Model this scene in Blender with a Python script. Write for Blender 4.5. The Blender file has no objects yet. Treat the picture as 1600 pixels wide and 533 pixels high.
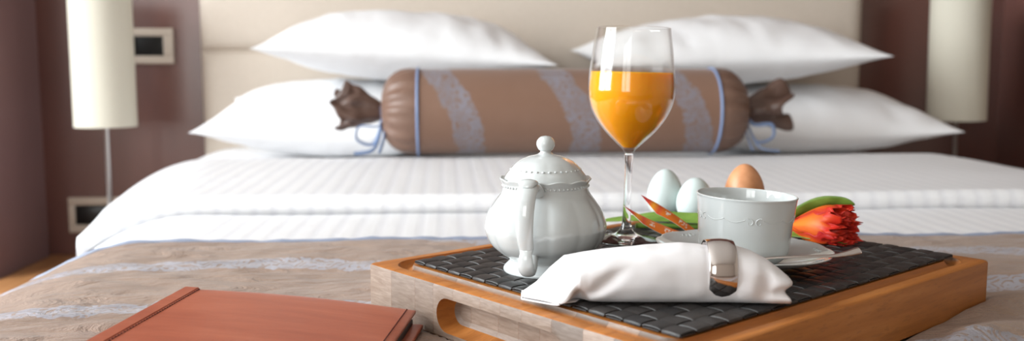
import bpy, bmesh, math, random
from mathutils import Vector, Matrix, noise
random.seed(7)
R = math.radians
PI = math.pi
scn = bpy.context.scene
COL = scn.collection

# ------------------------------------------------------------------ camera, world, lights, exposure
cam_d = bpy.data.cameras.new('camera')
cam = bpy.data.objects.new('camera', cam_d); COL.objects.link(cam)
cam_d.sensor_width = 36.0
cam_d.lens = 36.0 * 1414 / 1600
cam.location = (0, 0, 0.22)
cam.rotation_euler = (R(90) - math.atan(156.5 / 1414), 0, R(-4.2))
cam_d.clip_start = 0.02
cam_d.dof.use_dof = True
cam_d.dof.focus_distance = 0.76
cam_d.dof.aperture_fstop = 5.2
scn.camera = cam

vs = scn.view_settings
vs.view_transform = 'Standard'; vs.look = 'None'; vs.gamma = 1.0; vs.exposure = 0.15
vs.use_curve_mapping = False
try:
    scn.cycles.use_denoising = True
    scn.cycles.max_bounces = 10
    scn.cycles.diffuse_bounces = 5
    scn.cycles.transparent_max_bounces = 16
    scn.cycles.sample_clamp_indirect = 6
except Exception:
    pass

world = bpy.data.worlds.new('sky'); scn.world = world
world.use_nodes = True
bg = world.node_tree.nodes['Background']
bg.inputs[0].default_value = (0.75, 0.86, 1.0, 1); bg.inputs[1].default_value = 1.2

def area(name, loc, rot, sx, sy, power, col):
    l = bpy.data.lights.new(name, 'AREA'); l.shape = 'RECTANGLE'; l.size = sx; l.size_y = sy
    l.energy = power; l.color = col
    o = bpy.data.objects.new(name, l); COL.objects.link(o); o.location = loc; o.rotation_euler = rot
    return o
# daylight entering through the two windows (left wall, and the wall behind the camera)
WL = dict(y0=-0.45, y1=1.85, z0=0.05, z1=1.85, x=-2.8)
WF = dict(x0=-2.55, x1=-0.75, z0=-0.15, z1=1.65, y=-2.6)
area('window_daylight', (-3.05, 0.7, 1.02), (0, R(-72), 0), 1.9, 2.3, 232, (0.93, 0.97, 1.0))
area('window_daylight', (-1.65, -2.78, 0.75), (R(90), 0, 0), 1.8, 1.8, 46, (1.0, 0.95, 0.89))

# ------------------------------------------------------------------ materials
def mat(name, col, rough=0.5, metal=0.0, spec=0.5, **kw):
    m = bpy.data.materials.new(name); m.use_nodes = True
    b = m.node_tree.nodes['Principled BSDF']
    b.inputs['Base Color'].default_value = (*col, 1); b.inputs['Roughness'].default_value = rough
    b.inputs['Metallic'].default_value = metal; b.inputs['Specular IOR Level'].default_value = spec
    for k, v in kw.items():
        b.inputs[k.replace('_', ' ')].default_value = v
    return m

class NT:
    def __init__(s, m): s.t = m.node_tree; s.b = s.t.nodes.get('Principled BSDF')
    def n(s, typ, ins=None, **at):
        nd = s.t.nodes.new(typ)
        for k, v in at.items(): setattr(nd, k, v)
        for k, v in (ins or {}).items(): s.put(nd, k, v)
        return nd
    def put(s, nd, k, v):
        if isinstance(v, bpy.types.NodeSocket): s.t.links.new(v, nd.inputs[k])
        elif hasattr(v, 'outputs'): s.t.links.new(v.outputs[0], nd.inputs[k])
        else: nd.inputs[k].default_value = v
    def math(s, op, a, b=None, c=None, clamp=False):
        nd = s.n('ShaderNodeMath', operation=op, use_clamp=clamp)
        for i, v in enumerate((a, b, c)):
            if v is not None: s.put(nd, i, v)
        return nd.outputs[0]
    def mix(s, f, a, b):
        nd = s.n('ShaderNodeMix', data_type='RGBA')
        s.put(nd, 0, f); s.put(nd, 6, a); s.put(nd, 7, b)
        return nd.outputs[2]
    def coord(s, which='Object'): return s.n('ShaderNodeTexCoord').outputs[which]
    def mapping(s, v, scale=(1, 1, 1), loc=(0, 0, 0), rot=(0, 0, 0)):
        return s.n('ShaderNodeMapping', {0: v, 'Scale': scale, 'Location': loc, 'Rotation': rot}).outputs[0]
    def noise(s, v, scale, detail=4, rough=0.55, dist=0.0):
        return s.n('ShaderNodeTexNoise', {'Vector': v, 'Scale': scale, 'Detail': detail, 'Roughness': rough, 'Distortion': dist}).outputs[0]
    def ramp(s, f, stops):
        nd = s.n('ShaderNodeValToRGB', {0: f}); e = nd.color_ramp.elements
        while len(e) < len(stops): e.new(0.5)
        for i, (p, c) in enumerate(stops):
            e[i].position = p; e[i].color = (*c, 1) if len(c) == 3 else c
        return nd.outputs[0]
    def bump(s, h, strength=0.3, dist=0.002):
        return s.n('ShaderNodeBump', {'Height': h, 'Strength': strength, 'Distance': dist}).outputs[0]
    def base(s, v): s.put(s.b, 'Base Color', v)
    def normal(s, v): s.put(s.b, 'Normal', v)
    def sep(s, v):
        return s.n('ShaderNodeSeparateXYZ', {0: v}).outputs

# white bed linen with woven satin stripes
def linen(name, stripes):
    m = mat(name, (0.82, 0.82, 0.83), 0.6, spec=0.3)
    t = NT(m); co = t.coord(); x = t.sep(co)[0]
    w = t.math('SINE', t.math('MULTIPLY', x, 2 * PI / 0.03))
    nz = t.noise(co, 9, 3)
    h = t.math('ADD', t.math('MULTIPLY', nz, 3.0 if not stripes else 1.4), t.math('MULTIPLY', t.noise(co, 260, 2), 0.15))
    if stripes:
        s = t.math('SMOOTH_MIN', t.math('MULTIPLY', w, 4), 1.0, 0.4)
        f = t.math('MULTIPLY_ADD', s, 0.12, 0.5, clamp=True)
        t.base(t.mix(f, (0.71, 0.71, 0.73, 1), (0.82, 0.82, 0.82, 1)))
        t.put(t.b, 'Roughness', t.math('MULTIPLY_ADD', f, -0.25, 0.65))
        h = t.math('ADD', h, t.math('MULTIPLY', f, 0.25))
    t.normal(t.bump(h, 0.35, 0.004))
    return m
M = {}
M['linen'] = linen('pillow_cotton', False)
M['stripe'] = linen('satin_stripe_cotton', True)
M['sheet'] = mat('sheet_cotton', (0.85, 0.85, 0.86), 0.7)

# brown jacquard: brown ground with silvery blue scroll bands
def jacquard(name, ground, ground2, thread, thread2, kind):
    m = mat(name, ground, 0.45, spec=0.35)
    m.node_tree.nodes['Principled BSDF'].inputs['Sheen Weight'].default_value = 0.15
    t = NT(m); co = t.coord(); x, y, z = t.sep(co)[:3]
    wv = t.noise(t.mapping(co, (300, 300, 300)), 1.0, 2)
    big = t.noise(co, 7, 4)
    if kind == 'bolster':
        tt = t.math('MULTIPLY_ADD', z, 5.0, 0.5)                       # 0 at the bottom, 1 at the top
        off = t.math('MULTIPLY', t.math('SUBTRACT', 1.0, t.math('POWER', t.math('MAXIMUM', tt, 0.0), 2.2)), 0.085)
        ph = t.math('SUBTRACT', x, off)
        fr = t.math('MODULO', t.math('ADD', ph, 10 * 0.262 - 0.061 + 0.131 + 0.37 ), 0.262)
        d = t.math('ABSOLUTE', t.math('SUBTRACT', fr, 0.131))
        half = 0.033
    else:
        wav = t.math('MULTIPLY', t.math('SINE', t.math('MULTIPLY_ADD', x, 8.0, 2.6)), 0.045)
        ph = t.math('SUBTRACT', t.math('SUBTRACT', y, wav), t.math('MULTIPLY', x, -0.22))
        fr = t.math('MODULO', t.math('ADD', ph, 1.605), 0.19)
        d = t.math('ABSOLUTE', t.math('SUBTRACT', fr, 0.095))
        half = 0.024
    edge = t.math('MULTIPLY_ADD', t.noise(co, 30, 3), 0.034, -0.017)
    band = t.math('LESS_THAN', t.math('ADD', d, edge), half)
    dist = t.n('ShaderNodeVectorMath', {0: co, 1: t.n('ShaderNodeVectorMath', {0: t.n('ShaderNodeTexNoise', {'Vector': co, 'Scale': 30.0, 'Detail': 1.0}).outputs[1], 1: (0.03, 0.03, 0.03)}, operation='MULTIPLY').outputs[0]}, operation='ADD').outputs[0]
    vor = t.n('ShaderNodeTexVoronoi', {'Vector': dist, 'Scale': 55.0}, feature='DISTANCE_TO_EDGE').outputs[0]
    rings = t.math('SINE', t.math('MULTIPLY', t.n('ShaderNodeTexVoronoi', {'Vector': dist, 'Scale': 42.0}).outputs[0], 24.0))
    scroll = t.math('GREATER_THAN', rings, -0.35)
    scroll = t.math('MAXIMUM', scroll, t.math('LESS_THAN', vor, 0.06))
    f = t.math('MULTIPLY', band, t.math('MULTIPLY_ADD', scroll, 0.85, 0.08))
    g = t.mix(t.math('MULTIPLY_ADD', big, 1.6, -0.3, clamp=True), (*ground, 1), (*ground2, 1))
    th = t.mix(t.noise(co, 14, 2), (*thread, 1), (*thread2, 1))
    t.base(t.mix(f, g, th))
    t.put(t.b, 'Roughness', t.math('MULTIPLY_ADD', f, -0.12, 0.5))
    h = t.math('ADD', t.math('MULTIPLY', wv, 0.25), t.math('MULTIPLY', f, 0.5))
    if kind != 'bolster':
        cr = t.noise(t.mapping(co, (3.2, 9, 4), rot=(0, 0, R(18))), 3.0, 6, 0.62, 0.9)
        h = t.math('ADD', h, t.math('MULTIPLY', cr, 9.0))
    t.normal(t.bump(h, 0.55, 0.003))
    return m
M['runner'] = jacquard('runner_jacquard', (0.26, 0.168, 0.118), (0.32, 0.232, 0.18), (0.46, 0.47, 0.53), (0.24, 0.22, 0.25), 'runner')
M['bolster'] = jacquard('bolster_jacquard', (0.185, 0.098, 0.062), (0.215, 0.124, 0.086), (0.24, 0.24, 0.285), (0.17, 0.14, 0.145), 'bolster')
M['taffeta'] = mat('bolster_end_taffeta', (0.17, 0.098, 0.07), 0.42, spec=0.4)
M['ruffle'] = mat('ruffle_taffeta', (0.095, 0.052, 0.038), 0.35, spec=0.5)
M['blue'] = mat('blue_ribbon', (0.19, 0.27, 0.45), 0.45)
M['piping'] = mat('slate_piping', (0.26, 0.30, 0.40), 0.5)

# porcelain
M['china'] = mat('white_porcelain', (0.55, 0.58, 0.575), 0.06, spec=0.7, Coat_Weight=0.4, Coat_Roughness=0.03)
M['egg'] = mat('white_eggshell', (0.57, 0.65, 0.635), 0.45)
t = NT(M['egg']); t.normal(t.bump(t.noise(t.coord(), 900, 2), 0.08, 0.001))
M['brown_egg'] = mat('brown_eggshell', (0.60, 0.27, 0.12), 0.42)
t = NT(M['brown_egg']); t.base(t.ramp(t.noise(t.coord(), 60, 4), [(0.3, (0.52, 0.22, 0.09)), (0.7, (0.66, 0.31, 0.15))]))

# wood of the tray: warm beech with paler end grain on the short sides
def beech():
    m = mat('oiled_beech', (0.5, 0.25, 0.1), 0.45, spec=0.25)
    t = NT(m); co = t.coord()
    rnd = t.n('ShaderNodeObjectInfo').outputs['Random']
    sh = t.n('ShaderNodeCombineXYZ', {0: t.math('MULTIPLY', rnd, 13.0), 1: t.math('MULTIPLY', rnd, 7.0), 2: 0.0}).outputs[0]
    co2 = t.n('ShaderNodeVectorMath', {0: co, 1: sh}, operation='ADD').outputs[0]
    g1 = t.noise(t.mapping(co2, (5, 70, 70)), 1.0, 5, 0.6, 0.4)
    fl = t.noise(t.mapping(co2, (60, 420, 420)), 1.0, 2)
    long_c = t.ramp(g1, [(0.25, (0.27, 0.088, 0.018)), (0.55, (0.42, 0.155, 0.036)), (0.8, (0.52, 0.215, 0.06))])
    long_c = t.mix(t.math('MULTIPLY', t.math('GREATER_THAN', fl, 0.62), 0.3), long_c, (0.24, 0.09, 0.03, 1))
    end_n = t.noise(t.mapping(co2, (1, 60, 420), rot=(R(38), 0, 0)), 1.0, 4, 0.6, 0.4)
    end_c = t.ramp(end_n, [(0.25, (0.165, 0.108, 0.078)), (0.5, (0.215, 0.155, 0.118)), (0.8, (0.29, 0.22, 0.175))])
    tint = t.math('MULTIPLY_ADD', rnd, 0.7, 0.65)
    end_c = t.n('ShaderNodeVectorMath', {0: end_c, 1: t.n('ShaderNodeCombineXYZ', {0: tint, 1: tint, 2: tint}).outputs[0]}, operation='MULTIPLY').outputs[0]
    tint2 = t.math('MULTIPLY_ADD', rnd, 0.22, 0.89)
    long_c = t.n('ShaderNodeVectorMath', {0: long_c, 1: t.n('ShaderNodeCombineXYZ', {0: tint2, 1: tint2, 2: tint2}).outputs[0]}, operation='MULTIPLY').outputs[0]
    nx = t.math('ABSOLUTE', t.sep(t.coord('Normal'))[0])
    f = t.n('ShaderNodeMapRange', {0: nx, 1: 0.55, 2: 0.8}).outputs[0]
    t.base(t.mix(f, long_c, end_c))
    t.normal(t.bump(t.math('ADD', g1, t.math('MULTIPLY', fl, 0.4)), 0.12, 0.001))
    return m
M['beech'] = beech()
M['strip'] = mat('black_woven_strip', (0.016, 0.015, 0.015), 0.45, spec=0.35)
t = NT(M['strip']); _r = t.n('ShaderNodeObjectInfo').outputs['Random']
t.base(t.mix(_r, (0.012, 0.0115, 0.012, 1), (0.032, 0.028, 0.026, 1)))
t.normal(t.bump(t.noise(t.coord(), 500, 3), 0.12, 0.0006))
M['napkin'] = mat('white_napkin_cotton', (0.78, 0.765, 0.77), 0.8, spec=0.2)
t = NT(M['napkin']); t.normal(t.bump(t.noise(t.coord(), 1500, 2), 0.12, 0.0005))
M['chrome'] = mat('polished_steel', (0.78, 0.74, 0.72), 0.09, metal=1.0)
M['spoon'] = mat('satin_steel', (0.66, 0.60, 0.56), 0.2, metal=1.0)
M['pole'] = mat('brushed_nickel', (0.55, 0.53, 0.52), 0.3, metal=1.0)
M['leaf'] = mat('tulip_leaf_green', (0.13, 0.24, 0.03), 0.42, spec=0.45)
t = NT(M['leaf']); t.base(t.ramp(t.noise(t.mapping(t.coord(), (8, 90, 90)), 1.0, 4), [(0.3, (0.085, 0.17, 0.018)), (0.7, (0.19, 0.31, 0.05))]))
M['petal'] = mat('parrot_tulip_petal', (0.8, 0.1, 0.02), 0.45, spec=0.35)
t = NT(M['petal']); _a = t.n('ShaderNodeAttribute', attribute_name='tint')
t.base(_a.outputs[0])
t.put(t.b, 'Subsurface Weight', 0.0)
M['packet'] = mat('printed_sugar_paper', (0.8, 0.2, 0.02), 0.5, spec=0.4)
t = NT(M['packet']); co = t.coord(); x, y, z = t.sep(co)[:3]
_g = t.ramp(t.math('MULTIPLY_ADD', x, 1 / 0.075, 0.5), [(0.0, (0.62, 0.035, 0.05)), (0.2, (0.70, 0.06, 0.04)), (0.27, (0.86, 0.36, 0.02)), (0.36, (0.72, 0.08, 0.03)), (0.42, (0.78, 0.19, 0.012)), (1.0, (0.74, 0.17, 0.012))])
_w1 = t.math('LESS_THAN', t.math('ABSOLUTE', t.math('SUBTRACT', t.math('MODULO', t.math('ADD', x, 0.0335), 0.02), 0.0105)), 0.0048)
_w2 = t.math('LESS_THAN', t.math('ABSOLUTE', t.math('SUBTRACT', y, 0.0015)), 0.0042)
_w3 = t.math('GREATER_THAN', t.noise(t.mapping(co, (420, 230, 200), rot=(0, 0, R(25))), 1.0, 1), 0.5)
_w4 = t.math('GREATER_THAN', x, -0.004)
_w = t.math('MULTIPLY', t.math('MULTIPLY', _w1, _w2), t.math('MULTIPLY', _w3, _w4))
t.base(t.mix(_w, _g, (0.85, 0.75, 0.68, 1)))
M['paper'] = mat('white_paper_edge', (0.78, 0.72, 0.68), 0.7)

M['leather'] = mat('tan_red_leather', (0.33, 0.075, 0.035), 0.36, spec=0.45)
t = NT(M['leather']); co = t.coord()
_n = t.noise(t.mapping(co, (10, 60, 10)), 1.0, 5, 0.6, 0.4)
t.base(t.ramp(_n, [(0.25, (0.31, 0.068, 0.032)), (0.6, (0.40, 0.105, 0.052)), (0.85, (0.46, 0.14, 0.075))]))
t.normal(t.bump(t.math('ADD', t.noise(co, 900, 2), t.noise(co, 120, 3)), 0.10, 0.001))
M['leather_dark'] = mat('black_lining', (0.012, 0.010, 0.010), 0.5)
M['thread'] = mat('dark_red_thread', (0.10, 0.02, 0.015), 0.6)

M['headboard'] = mat('beige_linen_upholstery', (0.50, 0.43, 0.35), 0.8, spec=0.2)
t = NT(M['headboard']); co = t.coord()
_n = t.noise(t.mapping(co, (240, 60, 240)), 1.0, 3)
t.base(t.mix(_n, (0.50, 0.43, 0.36, 1), (0.61, 0.535, 0.46, 1))); t.normal(t.bump(_n, 0.2, 0.002))

def wallmat(name, c1, c2, rough, spec=0.5):
    m = mat(name, c1, rough, spec=spec); t = NT(m); co = t.coord()
    n = t.noise(t.mapping(co, (4, 4, 0.9)), 1.6, 4, 0.55, 0.5)
    t.base(t.mix(t.math('MULTIPLY_ADD', n, 1.8, -0.4, clamp=True), (*c1, 1), (*c2, 1)))
    t.normal(t.bump(t.noise(co, 6, 3), 0.05, 0.01))
    return m
M['wall'] = wallmat('red_brown_lacquer_wall', (0.105, 0.038, 0.029), (0.15, 0.055, 0.040), 0.30, 1.0)
M['mauve'] = wallmat('mauve_painted_wall', (0.24, 0.145, 0.145), (0.28, 0.17, 0.17), 0.6, 0.3)
M['cream'] = mat('cream_room_paint', (0.46, 0.39, 0.33), 0.85)
M['ceiling'] = mat('ceiling_paint', (0.80, 0.78, 0.74), 0.9)
M['oak'] = mat('oak_veneer', (0.36, 0.17, 0.065), 0.45)
t = NT(M['oak']); t.base(t.ramp(t.noise(t.mapping(t.coord(), (40, 3, 40)), 1.0, 4), [(0.3, (0.30, 0.13, 0.045)), (0.7, (0.44, 0.215, 0.085))]))
M['carpet'] = mat('brown_carpet', (0.16, 0.095, 0.065), 0.95)
t = NT(M['carpet']); t.base(t.mix(t.noise(t.coord(), 120, 3), (0.12, 0.07, 0.05, 1), (0.21, 0.13, 0.09, 1)))
M['shade'] = mat('cream_lamp_shade', (0.62, 0.585, 0.49), 0.7, spec=0.25)
t = NT(M['shade']); t.normal(t.bump(t.noise(t.mapping(t.coord(), (200, 200, 12)), 1.0, 2), 0.1, 0.001))
M['plate'] = mat('champagne_plastic', (0.53, 0.45, 0.37), 0.35)
M['black'] = mat('black_plastic', (0.006, 0.006, 0.006), 0.3)
M['frame'] = mat('window_frame_white', (0.75, 0.74, 0.72), 0.4)
M['bulb'] = mat('frosted_bulb', (0.85, 0.85, 0.82), 0.3)

def thin_glass(name, tint, ior):
    m = bpy.data.materials.new(name); m.use_nodes = True; tr = m.node_tree; tr.nodes.clear()
    t = NT(m)
    fc = t.n('ShaderNodeLayerWeight', {'Blend': 0.5}).outputs['Facing']
    fr = t.math('MULTIPLY_ADD', t.math('POWER', fc, 4.0), 0.75, ior, clamp=True)
    tp = t.n('ShaderNodeBsdfTransparent', {'Color': (*tint, 1)})
    gl = t.n('ShaderNodeBsdfGlossy', {'Color': (1, 1, 1, 1), 'Roughness': 0.01})
    mx = t.n('ShaderNodeMixShader', {0: fr, 1: tp, 2: gl})
    o = t.n('ShaderNodeOutputMaterial', {0: mx})
    return m
M['bowl_glass'] = thin_glass('clear_crystal_bowl', (0.985, 0.985, 0.98), 0.022)
M['pane'] = thin_glass('window_pane_glass', (0.98, 0.99, 0.99), 0.03)
M['glass'] = mat('clear_crystal', (1, 1, 1), 0.0, Transmission_Weight=1.0, IOR=1.46)
M['juice'] = mat('orange_juice', (0.90, 0.36, 0.008), 0.12, spec=0.4)
t = NT(M['juice'])
M['juice'].node_tree.nodes['Principled BSDF'].inputs['Subsurface Weight'].default_value = 0.6
M['juice'].node_tree.nodes['Principled BSDF'].inputs['Subsurface Radius'].default_value = (0.02, 0.008, 0.001)
M['juice'].node_tree.nodes['Principled BSDF'].inputs['Subsurface Scale'].default_value = 0.7

# ------------------------------------------------------------------ geometry helpers
def mk(name, verts, faces, m, parent=None, smooth=True, loc=None, rot=None):
    me = bpy.data.meshes.new(name); me.from_pydata([tuple(v) for v in verts], [], faces); me.validate(); me.update()
    if smooth: me.polygons.foreach_set('use_smooth', [True] * len(me.polygons))
    if m is not None: me.materials.append(m)
    return link(name, me, parent, loc, rot)
def link(name, me, parent=None, loc=None, rot=None):
    o = bpy.data.objects.new(name, me); COL.objects.link(o)
    if parent: o.parent = parent
    if loc is not None: o.location = loc
    if rot is not None: o.rotation_euler = rot
    return o
def empty(name, loc=(0, 0, 0), rot=(0, 0, 0)):
    o = bpy.data.objects.new(name, None); COL.objects.link(o); o.location = loc; o.rotation_euler = rot
    o.empty_display_size = 0.02
    return o
def tag(o, label=None, cat=None, group=None, kind=None):
    if label: o['label'] = label
    if cat: o['category'] = cat
    if group: o['group'] = group
    if kind: o['kind'] = kind
    return o
def grid_faces(nu, nv, wrap_u=False, wrap_v=False):
    f = []
    for i in range(nu if wrap_u else nu - 1):
        for j in range(nv if wrap_v else nv - 1):
            a = i * nv + j; b = ((i + 1) % nu) * nv + j; c = ((i + 1) % nu) * nv + (j + 1) % nv; d = i * nv + (j + 1) % nv
            f.append((a, b, c, d))
    return f
def surf(fn, nu, nv, wrap_u=False, wrap_v=False):
    vs_ = []
    for i in range(nu):
        u = i / nu if wrap_u else i / (nu - 1)
        for j in range(nv):
            v = j / nv if wrap_v else j / (nv - 1)
            vs_.append(fn(u, v))
    return vs_, grid_faces(nu, nv, wrap_u, wrap_v)
def lathe(prof, n=64, mod=None):
    """profile of (r,z) from bottom to top revolved round z; closed at the axis where r==0"""
    vs_ = []; k = len(prof)
    for i in range(n):
        a = 2 * PI * i / n
        for (r, z) in prof:
            rr, zz = (r, z) if mod is None else mod(r, z, a)
            vs_.append((rr * math.cos(a), rr * math.sin(a), zz))
    return vs_, grid_faces(n, k, True, False)
def smooth_prof(pts, n=8):
    """Catmull-Rom resampling of a profile"""
    out = []
    P = [pts[0]] + list(pts) + [pts[-1]]
    for i in range(1, len(P) - 2):
        p0, p1, p2, p3 = P[i - 1], P[i], P[i + 1], P[i + 2]
        for k in range(n):
            t_ = k / n
            out.append(tuple(0.5 * (2 * b + (c - a) * t_ + (2 * a - 5 * b + 4 * c - d) * t_ * t_ + (-a + 3 * b - 3 * c + d) * t_ ** 3) for a, b, c, d in zip(p0, p1, p2, p3)))
    out.append(tuple(pts[-1]))
    return out
def tube(path, rad, n=10, flat=1.0, side=None, caps=True):
    """tube along a path; rad = number or list; flat scales the second axis; side = reference vector"""
    P = [Vector(p) for p in path]; k = len(P)
    rr = rad if isinstance(rad, (list, tuple)) else [rad] * k
    vs_ = []; up = Vector(side) if side else None
    prev = None
    for i, p in enumerate(P):
        tn = (P[min(i + 1, k - 1)] - P[max(i - 1, 0)]).normalized()
        if up is not None:
            a = (up - tn * up.dot(tn)).normalized()
        elif prev is None:
            a = tn.orthogonal().normalized()
        else:
            a = (prev - tn * prev.dot(tn)).normalized()
        prev = a; b = tn.cross(a)
        for j in range(n):
            th = 2 * PI * j / n
            vs_.append(p + a * (rr[i] * math.cos(th)) + b * (rr[i] * flat * math.sin(th)))
    f = grid_faces(k, n, False, True)
    if caps:
        f.append(tuple(reversed(range(n)))); f.append(tuple(range((k - 1) * n, k * n)))
    return vs_, f
def join(*vf):
    V, F = [], []
    for v, f in vf:
        o = len(V); V += list(v); F += [tuple(i + o for i in q) for q in f]
    return V, F
def bx(x0, x1, y0, y1, z0, z1):
    v = [(x, y, z) for x in (x0, x1) for y in (y0, y1) for z in (z0, z1)]
    f = [(0, 1, 3, 2), (4, 6, 7, 5), (0, 4, 5, 1), (2, 3, 7, 6), (0, 2, 6, 4), (1, 5, 7, 3)]
    return v, f
def bevel_box(name, dims, bev, m, parent=None, seg=3):
    v, f = bx(*dims)
    bm = bmesh.new(); vv = [bm.verts.new(p) for p in v]
    for q in f: bm.faces.new([vv[i] for i in q])
    bmesh.ops.recalc_face_normals(bm, faces=bm.faces)
    bmesh.ops.bevel(bm, geom=list(bm.edges), offset=bev, segments=seg, affect='EDGES', profile=0.5)
    me = bpy.data.meshes.new(name); bm.to_mesh(me); bm.free()
    me.polygons.foreach_set('use_smooth', [True] * len(me.polygons)); me.materials.append(m)
    o = link(name, me, parent)
    try: me.set_sharp_from_angle(angle=R(35))
    except Exception: pass
    return o
def sstep(a, b, x):
    t_ = min(1.0, max(0.0, (x - a) / (b - a))); return t_ * t_ * (3 - 2 * t_)
def lerp(a, b, t_): return a + (b - a) * t_
def interp(x, tab):
    if x <= tab[0][0]: return tab[0][1]
    for (a, va), (b, vb) in zip(tab, tab[1:]):
        if x <= b: return lerp(va, vb, (x - a) / (b - a))
    return tab[-1][1]
def nz(x, y, z=0.0): return noise.noise(Vector((x, y, z)))

# ------------------------------------------------------------------ the room
FZ = -0.62; CZ = 1.98
XL, XR, YF, YB = -2.8, 3.0, -2.6, 2.85
tag(mk('floor', *bx(XL - 0.15, XR + 0.15, YF - 0.15, YB + 0.15, FZ - 0.1, FZ), M['carpet'], smooth=False), 'brown carpeted bedroom floor', 'floor', kind='structure')
tag(mk('ceiling', *bx(XL - 0.15, XR + 0.15, YF - 0.15, YB + 0.15, CZ, CZ + 0.1), M['ceiling'], smooth=False), 'plain white ceiling', 'ceiling', kind='structure')
tag(mk('wall_back', *bx(XL - 0.15, XR + 0.15, YB, YB + 0.15, FZ, CZ), M['wall'], smooth=False), 'red brown lacquered wall behind the headboard', 'wall', kind='structure')
tag(mk('wall_right', *bx(XR, XR + 0.15, YF, YB, FZ, CZ), M['cream'], smooth=False), 'plain wall on the right side of the room', 'wall', kind='structure')
w = WL
tag(mk('wall_left', *join(bx(XL - 0.15, XL, YF, w['y0'], FZ, CZ), bx(XL - 0.15, XL, w['y1'], YB, FZ, CZ), bx(XL - 0.15, XL, w['y0'], w['y1'], FZ, w['z0']), bx(XL - 0.15, XL, w['y0'], w['y1'], w['z1'], CZ)), M['cream'], smooth=False), 'left wall of the room with window opening', 'wall', kind='structure')
w = WF
tag(mk('wall_front', *join(bx(XL - 0.15, w['x0'], YF - 0.15, YF, FZ, CZ), bx(w['x1'], XR + 0.15, YF - 0.15, YF, FZ, CZ), bx(w['x0'], w['x1'], YF - 0.15, YF, FZ, w['z0']), bx(w['x0'], w['x1'], YF - 0.15, YF, w['z1'], CZ)), M['cream'], smooth=False), 'wall behind the viewer with window opening', 'wall', kind='structure')
tag(mk('wall_left_niche', *bx(XL, -1.225, 2.50, YB, FZ, CZ), M['mauve'], smooth=False), 'mauve wall return at the left of the bed niche', 'wall', kind='structure')
tag(mk('wall_right_niche', *bx(1.81, XR, 2.50, YB, FZ, CZ), M['wall'], smooth=False), 'dark red brown wall return right of the bed niche', 'wall', kind='structure')

def window(name, a0, a1, z0, z1, fn, label):
    t_ = empty(name); tag(t_, label, 'window', kind='structure')
    def bar(nm, p0, p1, q0, q1, d0=0.03, d1=0.09, m=M['frame']):
        v, f = bx(p0, p1, d0, d1, q0, q1); mk(nm, [fn(*p) for p in v], f, m, t_, smooth=False)
    b = 0.06
    bar('window_frame', a0, a1, z0, z0 + b); bar('window_frame', a0, a1, z1 - b, z1)
    bar('window_frame', a0, a0 + b, z0 + b, z1 - b); bar('window_frame', a1 - b, a1, z0 + b, z1 - b)
    c = (a0 + a1) / 2
    bar('mullion', c - 0.045, c + 0.045, z0 + b, z1 - b)
    bar('pane', a0 + b, c - 0.045, z0 + b, z1 - b, 0.055, 0.061, M['pane'])
    bar('pane', c + 0.045, a1 - b, z0 + b, z1 - b, 0.055, 0.061, M['pane'])
    bar('window_sill', a0 - 0.05, a1 + 0.05, z0 - 0.03, z0, -0.10, 0.03)
window('window_1', WL['y0'], WL['y1'], WL['z0'], WL['z1'], lambda p, d, z: (XL - d, p, z), 'white framed window in the left wall')
window('window_2', WF['x0'], WF['x1'], WF['z0'], WF['z1'], lambda p, d, z: (p, YF - d, z), 'white framed window behind the viewer')

# ------------------------------------------------------------------ bed
bed = empty('bed', (0.29, 1.5, FZ))
tag(bed, 'wide double bed with beige upholstered panel headboard', 'bed')
def bedpart(o):
    o.parent = bed; o.matrix_parent_inverse = Matrix.Translation(-Vector(bed.location)); return o
bedpart(bevel_box('bed_base', (-0.58, 1.20, 0.28, 2.72, -0.54, -0.36), 0.02, M['headboard']))
for x in (-0.50, 1.12):
    for y in (0.36, 2.62):
        v, f = lathe([(0, 0), (0.022, 0), (0.03, 0.08), (0, 0.08)], 20); bedpart(mk('leg', v, f, M['black'], loc=(x, y, FZ)))
bedpart(bevel_box('mattress', (-0.52, 1.16, 0.32, 2.72, -0.36, -0.11), 0.05, M['sheet']))
hb = bedpart(bevel_box('headboard', (-0.727, 1.305, 2.785, 2.845, -0.56, 0.74), 0.008, M['headboard']))
cols = [(-0.727, -0.17), (-0.17, 0.75), (0.75, 1.305)]
def hb_panel(x0, x1, z0, z1):
    def fn(u, v_):
        e = min(u, 1 - u) * (x1 - x0); e2 = min(v_, 1 - v_) * (z1 - z0); d = min(e, e2)
        k = 1 - math.exp(-d / 0.012)
        return (lerp(x0 + 0.001, x1 - 0.001, u), 2.787 - 0.028 * k, lerp(z0 + 0.001, z1 - 0.001, v_))
    us = [0, .004, .012, .03, .07, .2, .5, .8, .93, .97, .988, .996, 1]
    V = [fn(a, b) for a in us for b in us]; F = grid_faces(len(us), len(us))
    o = mk('panel', V, F, M['headboard']); o.parent = hb; o.matrix_parent_inverse = hb.matrix_parent_inverse.inverted() @ Matrix.Identity(4) @ hb.matrix_parent_inverse
    return o
for i in (0, 2): hb_panel(cols[i][0], cols[i][1], -0.30, 0.28)
def dense(a, b, n, marks):
    q = {a, b} | {lerp(a, b, i / n) for i in range(n + 1)}
    for m_ in marks:
        for d in (0, .001, .004, .009, .016, .03, .05): q |= {m_ + d, m_ - d}
    return sorted(c for c in q if a <= c <= b)
xs = dense(-0.726, 1.304, 16, (-0.726, -0.17, 0.75, 1.304)); zs = dense(-0.299, 0.739, 8, (-0.299, 0.28, 0.739))
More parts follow.
